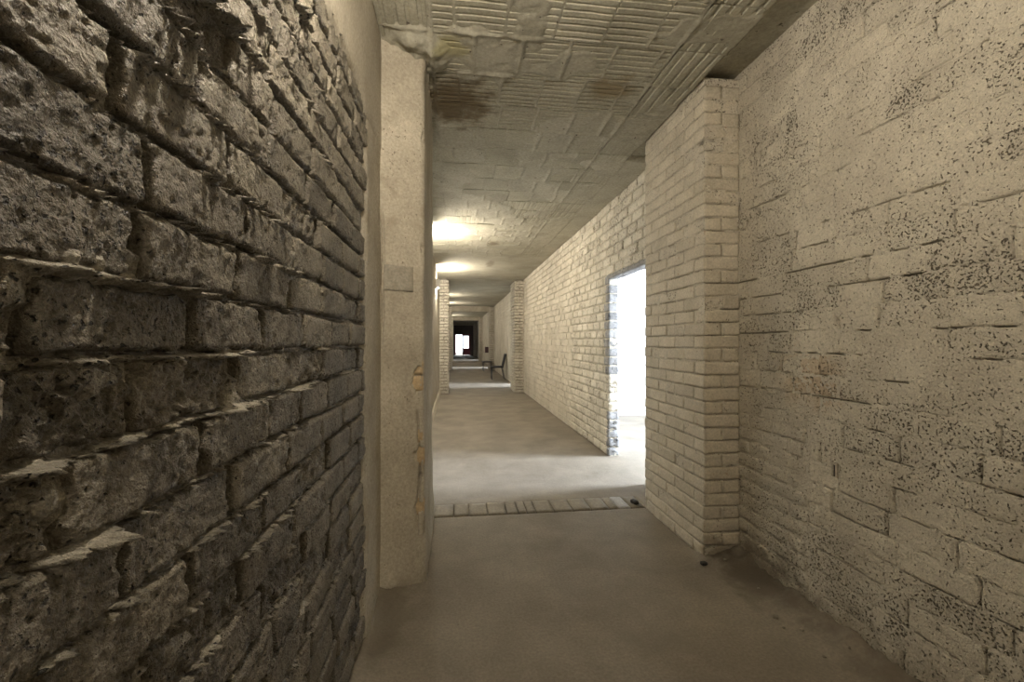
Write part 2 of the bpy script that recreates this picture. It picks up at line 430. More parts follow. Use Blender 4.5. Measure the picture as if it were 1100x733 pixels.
# plaster: band above the bricks and strip beside the pillar, with a ragged edge
def left_plaster():
    zs = axis((-.02, 2.40, .012)); ts = np.linspace(0, 1, 26)
    edge = 2.06 + .05 * fbm(zs * 4, zs * 0 + 2, 4) - .03 * sstep(.9, .2, zs)
    t, z = np.meshgrid(ts, zs, indexing='ij')
    y = edge[None, :] + t * (2.66 - edge[None, :])
    lip = sstep(0, .10, t)
    x = XL - .016 + .022 * np.sqrt(np.clip(lip, 0, 1)) + .004 * fbm(y * 8, z * 5, 4) + .008 * sstep(2.45, 2.62, y)
    V = np.stack([x.ravel(), y.ravel(), z.ravel()], 1)
    link('plaster_strip', mesh_np('plaster_strip', V, grid_faces(len(ts), len(zs))), M['plaster'], wall_left)
    ys = axis((-.62, .5, .06), (.5, 2.66, .016)); ts = np.linspace(0, 1, 40)
    edge = LTOP - .01 + .022 * fbm(ys * 6, ys * 0 + 5, 4) - .05 * sstep(1.95, 2.1, ys)
    y, t = np.meshgrid(ys, ts, indexing='ij')
    z = edge[:, None] + t * (H + .03 - edge[:, None])
    x = XL - .014 + .024 * np.sqrt(sstep(0, .08, t)) + .005 * fbm(y * 6, z * 6, 4)
    V = np.stack([x.ravel(), y.ravel(), z.ravel()], 1)
    link('plaster_band', mesh_np('plaster_band', V, grid_faces(len(ys), len(ts))), M['plaster'], wall_left)
left_plaster()
wl0 = boxobj('wall_left_rear', XL - .25, XL - .022, YB, 2.66, -.05, H + .1, M['mortar'])
tag(wl0, 'mortar backing of the near left wall behind its bricks', 'wall', kind='structure')
wl1 = boxobj('wall_left_far', XL - .27, XL - .02, PY1 - .2, YE, -.05, H + .1, M['plaster'])
tag(wl1, 'plastered left wall of the corridor beyond the first pillar', 'wall', kind='structure')
bb = MB()
v = []
ys = axis((PY1, 12.0, .12)); prof = [(0, .12), (.018, .115), (.03, .09), (.045, .0)]
V = np.array([[XL - .02 + a + .006 * float(fbm(np.array([y * 2.]), np.array([3.]))[0]), y, b * (1 + .25 * float(fbm(np.array([y * 3.]), np.array([7.]))[0]))] for y in ys for (a, b) in prof])
tag(link('baseboard_left', mesh_np('baseboard_left', V, grid_faces(len(ys), len(prof), True)), M['plaster']),
    'low rough plaster skirting along the left wall past the pillar', 'skirting', kind='structure')

# ------------------------------------------------------------------ near right wall: limewashed pitted bricks
RP = 0.1075
def rjoint(k, y): return 0.0185 + RP * k + .007 * fbm(y * 1.5 + k * 2.9, y * 0 + k * 5.3, 3)
def right_wall():
    cells, joints = [], []
    for k in range(28):
        y = (-.62 if k % 2 else -.49) + random.uniform(-.04, .04)
        while y < 2.66:
            L = random.choice([.25, .25, .26, .27, .24, .2 if random.random() < .4 else .25])
            ye = min(y + L, 2.665)
            y1 = y + L + random.uniform(.008, .014)
            if k == 13 and y < 1.7 < y + L: ye = 1.877; y1 = 1.903      # broken joint with a hole
            if .0185 + RP * (k + .5) < .95: ye = min(ye, 2.05)
            if y1 > -.35 and ye - y > .05: cells.append((k, y, ye)); joints.append((k, (ye + y1) / 2))
            y = y1
    ys = axis((-.62, .2, .03), (.2, 2.72, .0085))
    fr = np.array([0, .025, .05, .075, .11, .2, .35, .5, .65, .8, .89, .925, .95, .975])
    J = [rjoint(k, ys) for k in range(0, 30)]
    cols = [ys * 0 - .02]
    for k in range(0, 29):
        for q in fr: cols.append(J[k] * (1 - q) + J[k + 1] * q)
    z = np.stack(cols, 1); y = np.repeat(ys[:, None], z.shape[1], 1)
    h = -.001 + .0045 * fbm(y * 10, z * 10, 4) + .003 * fbm(y * 60, z * 60, 3)
    for k in range(1, 28):                            # bed joints left open in places
        op = sstep(.20, .30, .75 * fbm(ys * 4.5 + k * 11.7, ys * 0 + k * 3.3, 2) + .55 * fbm(ys * 20 + k * 2.7, ys * 0 + k, 2))
        d = (z - (J[k] + .0035 * fbm(ys * 14 + k, ys * 0 + k, 3))[:, None]) / .0030
        h = h - .030 * op[:, None] * np.exp(-d ** 4)
    for (k, yj) in joints:                            # some upright joints stand open too
        if random.random() < .24:
            m = (z > J[k][:, None]) & (z < J[k + 1][:, None])
            h = h - .026 * m * np.exp(-((y - yj - .004 * fbm(z * 30, z * 0 + k, 2)) / .0048) ** 4)
    h = h - .05 * np.exp(-(((y - 1.889 - .3 * (z - 1.45)) / .016) ** 2 + ((z - 1.452) / .022) ** 2) ** 2)
    h = h + sstep(.22, .40, fbm(y * 3 + 11, z * 4 + 7, 4)) * (.006 + .005 * fbm(y * 30, z * 30, 3))
    small = sstep(2.02, 2.10, y) * sstep(.98, .92, z)
    h = h * (1 - small) + small * (-.0055 + .004 * fbm(y * 20, z * 20, 3))
    V = np.stack([(XR - h).ravel(), y.ravel(), z.ravel()], 1)
    w = link('wall_right', mesh_np('wall_right', V, grid_faces(len(ys), z.shape[1], True)), M['limemortar'])
    tag(w, 'near right wall of limewashed pitted bricks beside the brick pillar', 'wall', kind='structure')
    for (k, y, ye) in cells:
        yc = (y + ye) / 2; zmid = .0185 + RP * (k + .5)
        z0 = float(rjoint(k, np.array([yc]))[0]); z1 = float(rjoint(k + 1, np.array([yc]))[0])
        Hh = z1 - z0 - random.uniform(.006, .009)
        st = .010 if abs(zmid - HC) < .9 * yc + .35 and yc > .3 else .03
        v, f = face_brick(ye - y, Hh, .03, st, yc, zmid + 3, random.uniform(.5, 1.3), random.uniform(.25, .6), random.uniform(-.003, .003), -1)
        o = link('brick', mesh_np('brick', v, f), M['limewash'], w, (XR, yc, (z0 + z1) / 2))
        o.rotation_euler = (random.uniform(-.006, .006), random.uniform(-.012, .012), random.uniform(-.006, .006))
    # infill of thinner bricks low beside the pillar
    for k in range(11):
        z0 = .015 + .083 * k
        y = 2.075 + (.13 if k % 2 else 0)
        jj = random.uniform(-.03, .03)
        cells = [(2.075 + jj, 2.075 + (.12 if k % 2 else .25)), (2.075 + (.135 if k % 2 else .265), 2.40 if k % 2 else 2.52), (2.415 if k % 2 else 2.535, 2.665)]
        for (a, b) in cells:
            if b - a < .04: continue
            v, f = face_brick(b - a, .071, .03, .014, (a + b) / 2, z0 + 9, 1.1, .6, random.uniform(-.004, .003), -1)
            o = link('brick', mesh_np('brick', v, f), M['limemortar'], w, (XR, (a + b) / 2, z0 + .037))
            o.rotation_euler = (random.uniform(-.02, .02), random.uniform(-.03, .03), 0)
    return w
wall_right = right_wall()
wr0 = boxobj('wall_right_rear', XR + .025, XR + .25, YB, PY1, -.05, H + .1, M['limemortar'])
tag(wr0, 'backing of the near right wall behind its bricks', 'wall', kind='structure')
# small slotted anchor box in the right wall
ay, az = 1.90, .76
a = empty('wall_anchor', (XR - .004, ay, az))
MB().box(-.004, .02, -.016, -.006, -.03, .03).box(-.004, .02, .006, .016, -.03, .03).box(-.004, .02, -.016, .016, .026, .036).build('frame', M['plaster'], a)
MB().box(.001, .02, -.007, .007, -.03, .027).build('slot', M['darkstone_hole'], a)
tag(a, 'small slotted anchor set in the right wall below eye level', 'anchor')

# ------------------------------------------------------------------ brick pillars
PPITCH = 0.0825
BRICK_CACHE = {}
def pier_brick(lx, ly, var):
    key = (round(lx, 3), round(ly, 3), var)
    if key not in BRICK_CACHE:
        n = (max(3, int(lx / .016)), max(3, int(ly / .016)), 6)
        v, f = round_box(lx, ly, .0755, n, .0035, .0045, 24, var * 1.7 + lx * 10 + ly)
        v = v + np.stack([.0022 * fbm(v[:, 1] * 9 + var, v[:, 2] * 9, 2), .0022 * fbm(v[:, 0] * 9 - var, v[:, 2] * 9, 2), .0025 * fbm(v[:, 0] * 8, v[:, 1] * 8 + var, 2)], 1)
        BRICK_CACHE[key] = mesh_np('brick', v, f)
    return BRICK_CACHE[key]
def pier_cells(k, x0, x1, y0, y1, gap=.0045):
    """bricks of course k of a pillar one brick wide (x) and three and a half long (y)"""
    g = gap; out = []
    w = x1 - x0; hw = (w - g) / 2
    L = (y1 - y0 - .12 - 3 * g) / 3
    if k % 2 == 0:
        out.append((x0, x1, y0, y0 + .12)); y = y0 + .12 + g
        for i in range(3):
            out.append((x0, x0 + hw, y, y + L)); y += L + g
    else:
        y = y0
        for i in range(3):
            out.append((x0, x0 + hw, y, y + L)); y += L + g
        out.append((x0, x1, y, y1))
        out.append((x0 + hw + g, x1, y0, y0 + L))
    return out
pier = empty('brick_pillar', (XPR, PY0, 0))
tag(pier, 'limewashed brick pillar projecting from the right wall just before the bright doorway', 'pillar')
MB().box(.03, XR - XPR + .03, .03, PY1 - PY0 - .03, 0, H + .02).build('core', M['limemortar'], pier)
def pier_skin():
    P = [(x, 0, 0, -1) for x in np.linspace(XR - XPR + .02, .004, 34)] + [(0, 0, -.7, -.7)] + [(0, y, -1, 0) for y in np.linspace(.004, PY1 - PY0 - .004, 100)] + [(x, PY1 - PY0, 0, 1) for x in np.linspace(.01, .26, 8)]
    P = np.array(P); s = np.concatenate([[0], np.cumsum(np.hypot(np.diff(P[:, 0]), np.diff(P[:, 1])))]); sc = XR - XPR + .02
    cols = []; hs = []
    for k in range(-1, 36):
        jz = .042 + PPITCH * (k + .5)
        op = sstep(.12, .26, .7 * fbm(s * 6 + k * 7.7, s * 0 + k * 2.1, 2) + .5 * fbm(s * 24 + k * 3.7, s * 0 + k, 2) + .22 * np.exp(-((s - sc) / .06) ** 2) + .10 * (s < sc))
        for dz, q in ((-.0045, 0), (-.003, 1), (.003, 1), (.0045, 0), (.02, 0), (.04, 0), (.06, 0)):
            cols.append(np.clip(jz + dz + .0012 * fbm(s * 20 + k, s * 0 + k, 2), 0, H + .02)); hs.append(-.004 - q * .022 * op)
    z = np.stack(cols, 1); h = np.stack(hs, 1); ss = np.repeat(s[:, None], z.shape[1], 1)
    h = h + .0028 * fbm(ss * 14, z * 14, 3)
    h = h - .085 * np.exp(-((ss - sc) / .06) ** 4) * (np.abs(z - (.042 + PPITCH * 31)) < .036)
    X = P[:, 0][:, None] + P[:, 2][:, None] * h; Y = P[:, 1][:, None] + P[:, 3][:, None] * h
    return mesh_np('mortar', np.stack([X.ravel(), Y.ravel(), z.ravel()], 1), grid_faces(len(s), z.shape[1], True))
link('mortar', pier_skin(), M['limemortar'], pier)
for k in range(36):
    z = .042 + PPITCH * k
    for (a, b, c, d) in pier_cells(k, XPR, XR + .002, PY0, PY1):
        if k == 31 and c == PY0 and a == XPR:          # knocked-out corner
            b = b if b < XR - .05 else XR
            m = pier_brick(b - a - .05, d - c - .03, 3)
            o = link('brick', m, M['pierbrick'], pier, ((a + b) / 2 - XPR + .06, (c + d) / 2 - PY0 + .05, z - .006))
            o['label'] = 'broken brick set back in a dark notch at the pillar corner'
            continue
        m = pier_brick(b - a, d - c, random.randrange(4))
        o = link('brick', m, M['pierbrick'], pier, ((a + b) / 2 - XPR + random.uniform(-.003, .0035), (c + d) / 2 - PY0 + random.uniform(-.003, .0035), z + random.uniform(-.0015, .0015)))
        o.rotation_euler = (random.uniform(-.008, .008), random.uniform(-.012, .012), random.uniform(-.008, .008) + (PI if random.random() < .5 else 0))

def far_pier(x0, x1, y0, y1, label, mat, flip=False):
    p = empty('brick_pillar', (x0, y0, 0)); tag(p, label, 'pillar', 'far brick pillars')
    MB().box(.045, x1 - x0 - .045, .045, y1 - y0 - .045, 0, H + .02).build('mortar_core', M['mortar'], p)
    mb = MB()
    for k in range(36):
        z = .007 + PPITCH * k
        cs = pier_cells(k, 0, x1 - x0, 0, y1 - y0, .018)
        for (a, b, c, d) in cs:
            if flip: a, b = x1 - x0 - b, x1 - x0 - a
            mb.box(a, b, c, d, z, z + .060, .004)
    o = mb.build('brickwork', mat, p); o['kind'] = 'stuff'
    return p
ordw = ['second', 'third', 'fourth', 'fifth']
for k in (1, 2, 3, 4):
    y0 = PY0 + BAY * k - .05
    far_pier(XPR, XB + .02, y0, y0 + .88, f'pale brick pillar on the right wall, {ordw[k-1]} pillar along the corridor', M['whitebrick'])
    far_pier(XL - .03, XPL - .01, y0, y0 + .88, f'pale brick pillar on the left wall, {ordw[k-1]} pillar along the corridor', M['whitebrick'], True)

# plastered pillar on the left with chipped edge
pl = empty('plastered_pillar', (-.30, 2.60, 0))
tag(pl, 'tall plastered pillar standing against the left wall with a chipped right edge', 'pillar')
def pillar_skin():
    r = .016
    path = []
    for x in np.linspace(XL - .02, XPL - r, 64): path.append((x, 2.60, 0, -1))
    for a in np.linspace(0, PI / 2, 6)[1:-1]: path.append((XPL - r + r * math.sin(a), 2.60 + r - r * math.cos(a), math.sin(a), -math.cos(a)))
    for y in np.concatenate([np.linspace(2.60 + r, 2.80, 14), np.linspace(2.83, PY1 + .01, 20)]): path.append((XPL, y, 1, 0))
    for x in np.linspace(XPL - .02, XL - .02, 5): path.append((x, PY1 + .01, 0, 1))
    P = np.array(path); s = np.concatenate([[0], np.cumsum(np.hypot(np.diff(P[:, 0]), np.diff(P[:, 1])))])
    zs = axis((-.01, 1.5, .0075), (1.5, H + .02, .012))
    ss, z = np.meshgrid(s, zs, indexing='ij')
    sc = XPL - (XL - .02)                              # corner position
    h = .007 * fbm(ss * 4, z * 3, 3) + .0025 * fbm(ss * 25, z * 25, 4)
    h = h + .016 * sstep(.30, .04, z) * (1 + .6 * fbm(ss * 9, z * 9, 3)) # swelling foot
    h = h + .012 * sstep(2.90, 2.97, z) * (.6 + fbm(ss * 14, z * 14, 3))
    ds = ss - sc
    chip = np.zeros_like(h)
    for (du, zc, ru, rz) in ((-.038, 1.175, .030, .078), (-.018, .83, .016, .035), (-.026, .715, .028, .042), (-.012, .60, .012, .04), (-.022, .43, .026, .045), (.01, .30, .015, .06), (-.01, 1.9, .008, .03), (-.004, 2.5, .012, .05)):
        d = np.hypot((ds - du) / ru, (z - zc) / rz) + .8 * fbm(ss * 30, z * 30, 3)
        chip = np.maximum(chip, 1 - sstep(.88, 1.0, d))
    h = h - .020 * chip
    cl = -.030 + .016 * fbm(z * 7, z * 0 + 1, 3)        # long crack down the lower edge
    crack = np.exp(-((ds - cl) / .0058) ** 2) * sstep(.25, .35, z) * sstep(1.0, .93, z)
    cl2 = -.215 + .012 * fbm(z * 6, z * 0 + 8, 3)
    crack = np.maximum(crack, np.exp(-((ds - cl2) / .005) ** 2) * sstep(1.3, 1.5, z) * sstep(2.1, 2.0, z))
    h = h - .028 * crack
    X = P[:, 0][:, None] + P[:, 2][:, None] * h; Y = P[:, 1][:, None] + P[:, 3][:, None] * h + .12 * 0
    Y = Y - .02 + .45 * (X + .18) * (P[:, 1][:, None] < 2.7)  # face turned slightly
    V = np.stack([(X + .30).ravel(), (Y - 2.60).ravel(), z.ravel()], 1)
    return mesh_np('plaster', V, grid_faces(len(s), len(zs)))
link('plaster', pillar_skin(), M['plaster'], pl)
boxobj('core', -.15, .108, .10, .895, 0, H, M['plaster'], pl)
for (x, zc, w, h) in ((-.222, 1.175, .10, .18), (-.205, .715, .08, .11), (-.205, .83, .06, .08), (-.205, .43, .08, .10)):
    zz = zc - h / 2; n = max(1, round(h / .082))
    for i in range(n):
        v, f = round_box(w, .03, h / n - .006, (6, 3, 4), .006, .003, 30, i + zc)
        o = link('brick', mesh_np('brick', v, f), M['ochre'], pl, (x + .30 - .012, .006 + .45 * (x + .18), zz + (i + .5) * h / n))
        o['label'] = 'bare ochre brick showing through the chipped plaster'
v, f = round_box(.165, .006, .14, (12, 2, 10), .0028, .0025, 40, 3)
o = link('render_patch', mesh_np('render_patch', v, f), M['patch'], pl, (-.012, -.083, 1.715)); o.rotation_euler = (0, .01, .422)
o['label'] = 'grey rectangular render patch at head height'

# ------------------------------------------------------------------ right wall of the bays beyond, with doorways
def bay_wall(k):
    y0, y1 = PY1 - .02 + BAY * k, PY0 + BAY * (k + 1)
    if k == 3: y1 = YE
    d0, d1 = DOOR0 + BAY * k, DOOR1 + BAY * k
    mb = MB()
    mb.box(XB + .011, XB + .115, y0, d0, -.05, H + .05)
    mb.box(XB + .011, XB + .115, d1, y1, -.05, H + .05)
    mb.box(XB + .011, XB + .115, d0, d1, DOORH + .02, H + .05)
    w = mb.build('wall_right_bay', M['whitebrick'])
    tag(w, f'pale painted brick wall on the right between the {["first and second", "second and third", "third and fourth", "fourth pillar and the end"][k]}{" pillars" if k < 3 else ""}', 'wall', kind='structure')
    return w, y0, y1, d0, d1
bays = [bay_wall(k) for k in range(4)]
def brick_rows(w, y0, y1, d0, d1):
    cells = []
    for k in range(28):
        z0 = .006 + RP * k; z1 = z0 + RP - .014
        y = y0 + (0 if k % 2 else -.13)
        while y < y1:
            a, b = max(y, y0), min(y + .25, y1)
            y += .262
            if z0 < DOORH + .0:
                if a < d1 and b > d0:
                    if b > d1: a = d1
                    elif a < d0: b = d0
                    else: continue
            if b - a > .03: cells.append((a, b, z0, z1))
    return cells
w, y0, y1, d0, d1 = bays[0]
cells = brick_rows(w, y0, y1, d0, d1)
cells.sort(key=lambda c: (c[0] + c[1]) / 2 if c[0] > 3.6 else 99)
V5 = []
jamb = []
share = {}
rest = MB()
count = 0
for (a, b, z0, z1) in cells:
    isj = abs(a - d1) < .01 and z0 < DOORH
    if isj:
        jamb.append((a, b, z0, z1)); continue
    pr = random.uniform(.000, .006) + (random.uniform(0, .010) if 4.0 < a < 5.2 and z0 > DOORH else 0)
    if count < 300 - 40:
        key = (round(b - a, 2), random.randrange(4))
        if key not in share:
            v, f = round_box(.03, b - a, z1 - z0, (2, 6, 4), .006, .004, 25, len(share))
            share[key] = mesh_np('brick', v, f)
        o = link('brick', share[key], M['whitebrick'], w, (XB + .015 - pr, (a + b) / 2, (z0 + z1) / 2)); count += 1
        o.rotation_euler = (random.uniform(-.01, .01), random.uniform(-.03, .03), random.uniform(-.02, .02))
    else:
        rest.box(XB - pr, XB + .03, a, b, z0, z1, .003)
o = rest.build('brickwork', M['whitebrick'], w); o['kind'] = 'stuff'
# torn grey bricks of the door jamb
for (a, b, z0, z1) in jamb:
    i = int(round(z0 / RP)); L = b - a
    if 9 <= i <= 19: L = .12 if i % 2 else .17
    else: L = random.uniform(.05, .075)
    v, f = round_box(.128, L, z1 - z0, (6, 7, 5), .008, .007 if 9 <= i <= 19 else .018, 30, i * 2.3)
    grey = not (5 <= i <= 8)
    o = link('brick', mesh_np('brick', v, f), M['greybrick'] if grey else M['whitebrick'], w, (XB + .058, a + L / 2 - random.uniform(0, .015), (z0 + z1) / 2))
    o['label'] = 'bare grey brick of the broken door jamb' if grey else 'whitewashed brick of the broken door jamb'
    if b - a - L > .02:
        v, f = round_box(.03, b - a - L - .008, z1 - z0, (2, 4, 4), .006, .004, 25, i)
        link('brick', mesh_np('brick', v, f), M['whitebrick'], w, (XB + .015, a + L + .004 + (b - a - L) / 2, (z0 + z1) / 2))
# ragged underside of the lintel
v, f = round_box(.135, d1 - d0 + .1, .05, (6, 30, 3), .01, .016, 22, 5)
o = link('lintel_edge', mesh_np('lintel_edge', v, f), M['greybrick'], w, (XB + .06, (d0 + d1) / 2, DOORH + .012))
for k in (1, 2, 3):
    w, y0, y1, d0, d1 = bays[k]
    mb = MB()
    for (a, b, z0, z1) in brick_rows(w, y0, y1, d0, d1):
        pr = random.uniform(0, .005); mb.box(XB - pr, XB + .03, a, b, z0, z1)
    o = mb.build('brickwork', M['whitebrick'], w); o['kind'] = 'stuff'
# white rooms behind the doorways, each with a window
for k in range(4):
    a, b = 2.2 + BAY * k, 7.9 + BAY * k
    mb = MB()
    mb.box(XB + .115, 6.2, a - .1, a, -.05, H + .05).box(XB + .115, 6.2, b, b + .1, -.05, H + .05)
    w0, w1 = 3.6 + BAY * k, 5.2 + BAY * k
    mb.box(6.0, 6.15, a, w0, -.05, H + .05).box(6.0, 6.15, w1, b, -.05, H + .05).box(6.0, 6.15, w0, w1, -.05, .9).box(6.0, 6.15, w0, w1, 2.5, H + .05)
    mb.box(XB + .115, XB + .12, a, DOOR0 + BAY * k, 0, H).box(XB + .115, XB + .12, DOOR1 + BAY * k + .02, b, 0, H).box(XB + .115, XB + .12, DOOR0 + BAY * k, DOOR1 + BAY * k, DOORH + .05, H)
    o = mb.build('wall_side_room', M['white'])
    tag(o, f'white walls of the side room behind the {["first", "second", "third", "fourth"][k]} doorway on the right', 'wall', kind='structure')
    f = MB()
    f.box(6.02, 6.08, w0, w0 + .06, .9, 2.5).box(6.02, 6.08, w1 - .06, w1, .9, 2.5).box(6.02, 6.08, w0, w1, .9, .96).box(6.02, 6.08, w0, w1, 2.44, 2.5).box(6.03, 6.07, (w0 + w1) / 2 - .03, (w0 + w1) / 2 + .03, .9, 2.5)
    o = f.build(f'window_{k+1}', M['white']); tag(o, f'white window frame in the side room of the {["first", "second", "third", "fourth"][k]} doorway', 'window', kind='structure')

# ------------------------------------------------------------------ ceiling of ribbed clay tiles
TROWS = [2.37 + .35 * i for i in range(-8, 18)]
def tcols(i):
    s = (0, .08, -.06, .05, -.03)[i % 5]
    return [-.13] + [c + s for c in (.05, .315, .58, .845, 1.11)] + [1.22]
def ceil_plaster():
    xs = axis((-.60, -.45, .05), (-.45, 1.86, .0125), (1.86, 6.2, .6)); ys = axis((YB - .2, -.6, .5), (-.6, 1.2, .04), (1.2, 4.2, .0115), (4.2, 8.6, .03), (8.6, YE + .2, .25))
    x, y = np.meshgrid(xs, ys, indexing='ij')
    inside = sstep(-.45, -.40, x) * sstep(8.6, 8.3, y) * sstep(1.55, 1.52, x)
    h = .010 + .002 * fbm(x * 20, y * 20, 3)           # above the tile faces
    rd = np.zeros_like(h)
    for i, r in enumerate(TROWS):                      # plaster squeezed out between rows and columns
        d = (y - r - .008 * fbm(x * 9 + i, y * 0 + i * 3, 3)) / .009
        rd = np.maximum(rd, np.where(y > 4, .5, 1) * np.exp(-d * d) * (.010 + .012 * fbm(x * 7 + i * 2, y * 0 + i, 3)))
        yy = (y > r) & (y < r + .35)
        for c in tcols(i):
            d = (x - c - .012 * fbm(y * 12 + i, y * 0 + c * 9, 3)) / .010
            rd = np.maximum(rd, yy * np.exp(-d * d) * (.013 + .010 * fbm(y * 8 + i * 2, x * 0 + c, 3)))
    rd = rd * np.where(y > 3.8, .6, 1)
    h = h - rd
    sm = sstep(.14, .34, fbm(x * 2.7 + 3, y * 2.7 + 8, 4) + .26 * sstep(2.7, 3.3, y) * sstep(8, 7, y))
    h = h - sm * (.0125 + .003 * fbm(x * 18, y * 18, 3))
    lump = np.exp(-(((x + .22) / .17) ** 2 + ((y - 2.56) / .17) ** 2) ** 2)
    h = h - lump * (.050 + .040 * fbm(x * 16, y * 16, 4))
    h = np.where(x > 1.54, np.where(y < 3.9, .055, .001 + .003 * fbm(x * 9, y * 9, 3)), h)                     # recessed strip along the right wall
    h = np.where(y > 8.45, .002 * fbm(x * 9, y * 9, 3), h)
    V = np.stack([x.ravel(), y.ravel(), (H + h).ravel()], 1)
    o = link('ceiling', mesh_np('ceiling', V, grid_faces(len(xs), len(ys), True)), M['ceilplaster'])
    return tag(o, 'limewashed ceiling of ribbed clay tiles stained brown near the left pillar', 'ceiling', kind='structure')
ceiling = ceil_plaster()
boxobj('slab', -.7, 6.3, YB - .2, YE + .2, H + .08, H + .2, M['ceilplaster'], ceiling)
TCACHE = {}
def tile_mesh(w, l, depth, pitch, along, var):          # ribs run along x unless along == 'y'
    key = (round(w, 2), round(l, 2), depth, pitch, along, var)
    if key in TCACHE: return TCACHE[key]
    a, b = (w, l) if along == 'x' else (l, w)            # a along the ribs, b across them
    n = max(2, round(b / pitch)); p = b / n
    vs = []
    for i in range(n):
        s = -b / 2 + i * p
        vs += [(s, 0), (s + p * .28, 0), (s + p * .36, depth), (s + p * .62, depth), (s + p * .70, 0)]
    vs.append((b / 2, 0))
    us = np.linspace(-a / 2, a / 2, 12)
    U, I = np.meshgrid(us, np.arange(len(vs)), indexing='ij')
    v = np.array([q[0] for q in vs])[I]; hz = np.array([q[1] for q in vs])[I]
    hz = hz * np.clip(.75 + .6 * fbm(U * 9 + var * 3, v * 14 + var, 2), .15, 1.1)
    hz = hz + .0016 * fbm(U * 18 + var, v * 18, 3)
    v = v + .003 * fbm(U * 7 + var * 2, v * 2, 2)
    f = grid_faces(len(us), len(vs), True)
    X, Y = (U, v) if along == 'x' else (v, U)
    if along == 'y': f = f[:, ::-1]
    V = np.stack([X.ravel(), Y.ravel(), hz.ravel()], 1)
    n0 = len(V); nU, nV = len(us), len(vs); I2 = np.arange(n0).reshape(nU, nV)
    ring = np.concatenate([I2[:, 0], I2[-1, 1:], I2[-2::-1, -1], I2[0, -2:0:-1]])
    bk = V[ring].copy(); bk[:, 2] = .03; m = len(ring)
    c = n0 + np.roll(np.arange(m), -1); d = n0 + np.arange(m); bb_ = np.roll(ring, -1)
    f2 = np.stack([ring, bb_, c, d] if along == 'x' else [ring, d, c, bb_], 1)
    TCACHE[key] = mesh_np('ceiling_tile', np.concatenate([V, bk]), np.concatenate([f, f2]), False)
    return TCACHE[key]
nt_ = 0
for i, r in enumerate(TROWS):
    if r < .6: continue                                 # nothing of these rows shows
    depth = .009 if r < 2.9 else (.005 if r < 3.3 else .0025)
    cs = tcols(i)
    spans = [(cs[j], cs[j + 1], 'x') for j in range(len(cs) - 1)] + [(1.235, 1.52, 'y')]
    if r < 2.4: spans.append((-.40, -.14, 'y'))
    else: spans.append((-.40, -.14, 'x'))
    if 5.1 < r < 5.9: spans = [(a, b, 'y') for (a, b, _) in spans]
    for (a, b, al) in spans:
        if b - a < .05: continue
        if PY0 - .05 < r + .175 < PY1 and a < -.3: a = XPL + .0; 
        if b - a < .03: continue
        o = link('ceiling_tile', tile_mesh(b - a - .014, .336, depth, .05 if al == 'x' else .07, al, random.randrange(3)), M['tile'], ceiling,
                 ((a + b) / 2, r + .175, H + random.uniform(-.002, .003)))
        o.rotation_euler = (random.uniform(-.006, .006), random.uniform(-.006, .006), random.uniform(-.006, .006)); nt_ += 1

for k in (2, 3, 4):                                   # downstand beams over the farther pillars
    y0 = PY0 + BAY * k
    b_ = boxobj(f'trim_{k-1}', XL - .02, XB + .05, y0 + .03, y0 + .8, H - .24, H + .02, M['plaster'])
    tag(b_, f'plastered ceiling beam over the {["third", "fourth", "fifth"][k-2]} pair of pillars', 'beam', kind='structure')
# ------------------------------------------------------------------ end walls and far door
boxobj('wall_back', -.7, 6.3, YB - .2, YB, -.05, H + .1, M['plaster'])
tag(bpy.data.objects['wall_back'], 'plastered cross wall closing the corridor behind the viewer', 'wall', kind='structure')
ex0, ex1, eh = -.12, 1.36, 2.02
mb = MB().box(-.7, ex0, YE, YE + .25, -.05, H + .1).box(ex1, 6.3, YE, YE + .25, -.05, H + .1).box(ex0, ex1, YE, YE + .25, eh, H + .1)
tag(mb.build('wall_front', M['endwall']), 'dark end wall around the glowing doorway at the far end', 'wall', kind='structure')
dr = empty('door_1', ((ex0 + ex1) / 2, YE + .05, 0)); tag(dr, 'dark red double door at the far end with its left leaf open', 'door', kind='structure')
cx = (ex0 + ex1) / 2
MB().box(ex0 - cx, ex0 - cx + .05, -.05, .08, 0, eh).box(ex1 - cx - .05, ex1 - cx, -.05, .08, 0, eh).box(ex0 - cx, ex1 - cx, -.05, .08, eh - .06, eh).build('door_frame', M['red'], dr)
lx0, lx1 = .62 - cx, 1.31 - cx
lf = MB().box(lx0, lx0 + .10, 0, .05, .04, eh - .06).box(lx1 - .10, lx1, 0, .05, .04, eh - .06).box(lx0, lx1, 0, .05, eh - .17, eh - .06).box(lx0, lx1, 0, .05, .04, .68).build('door_leaf', M['red'], dr)
MB().box(lx0 + .10, lx1 - .10, .02, .026, .68, eh - .17).build('pane', M['glass'], lf)
MB().box(lx0 + .03, lx0 + .06, -.05, 0, .98, 1.10).build('handle', M['dark'], lf)
MB().box(ex0 - cx + .05, ex0 - cx + .10, .06, .70, .04, eh - .06).build('door_leaf', M['red'], dr)
g = boxobj('ground_outside', -6, 8, YE + .2, YE + 14, -.12, -.02, M['concrete']); tag(g, 'paved ground outside beyond the far door', 'ground', kind='structure')

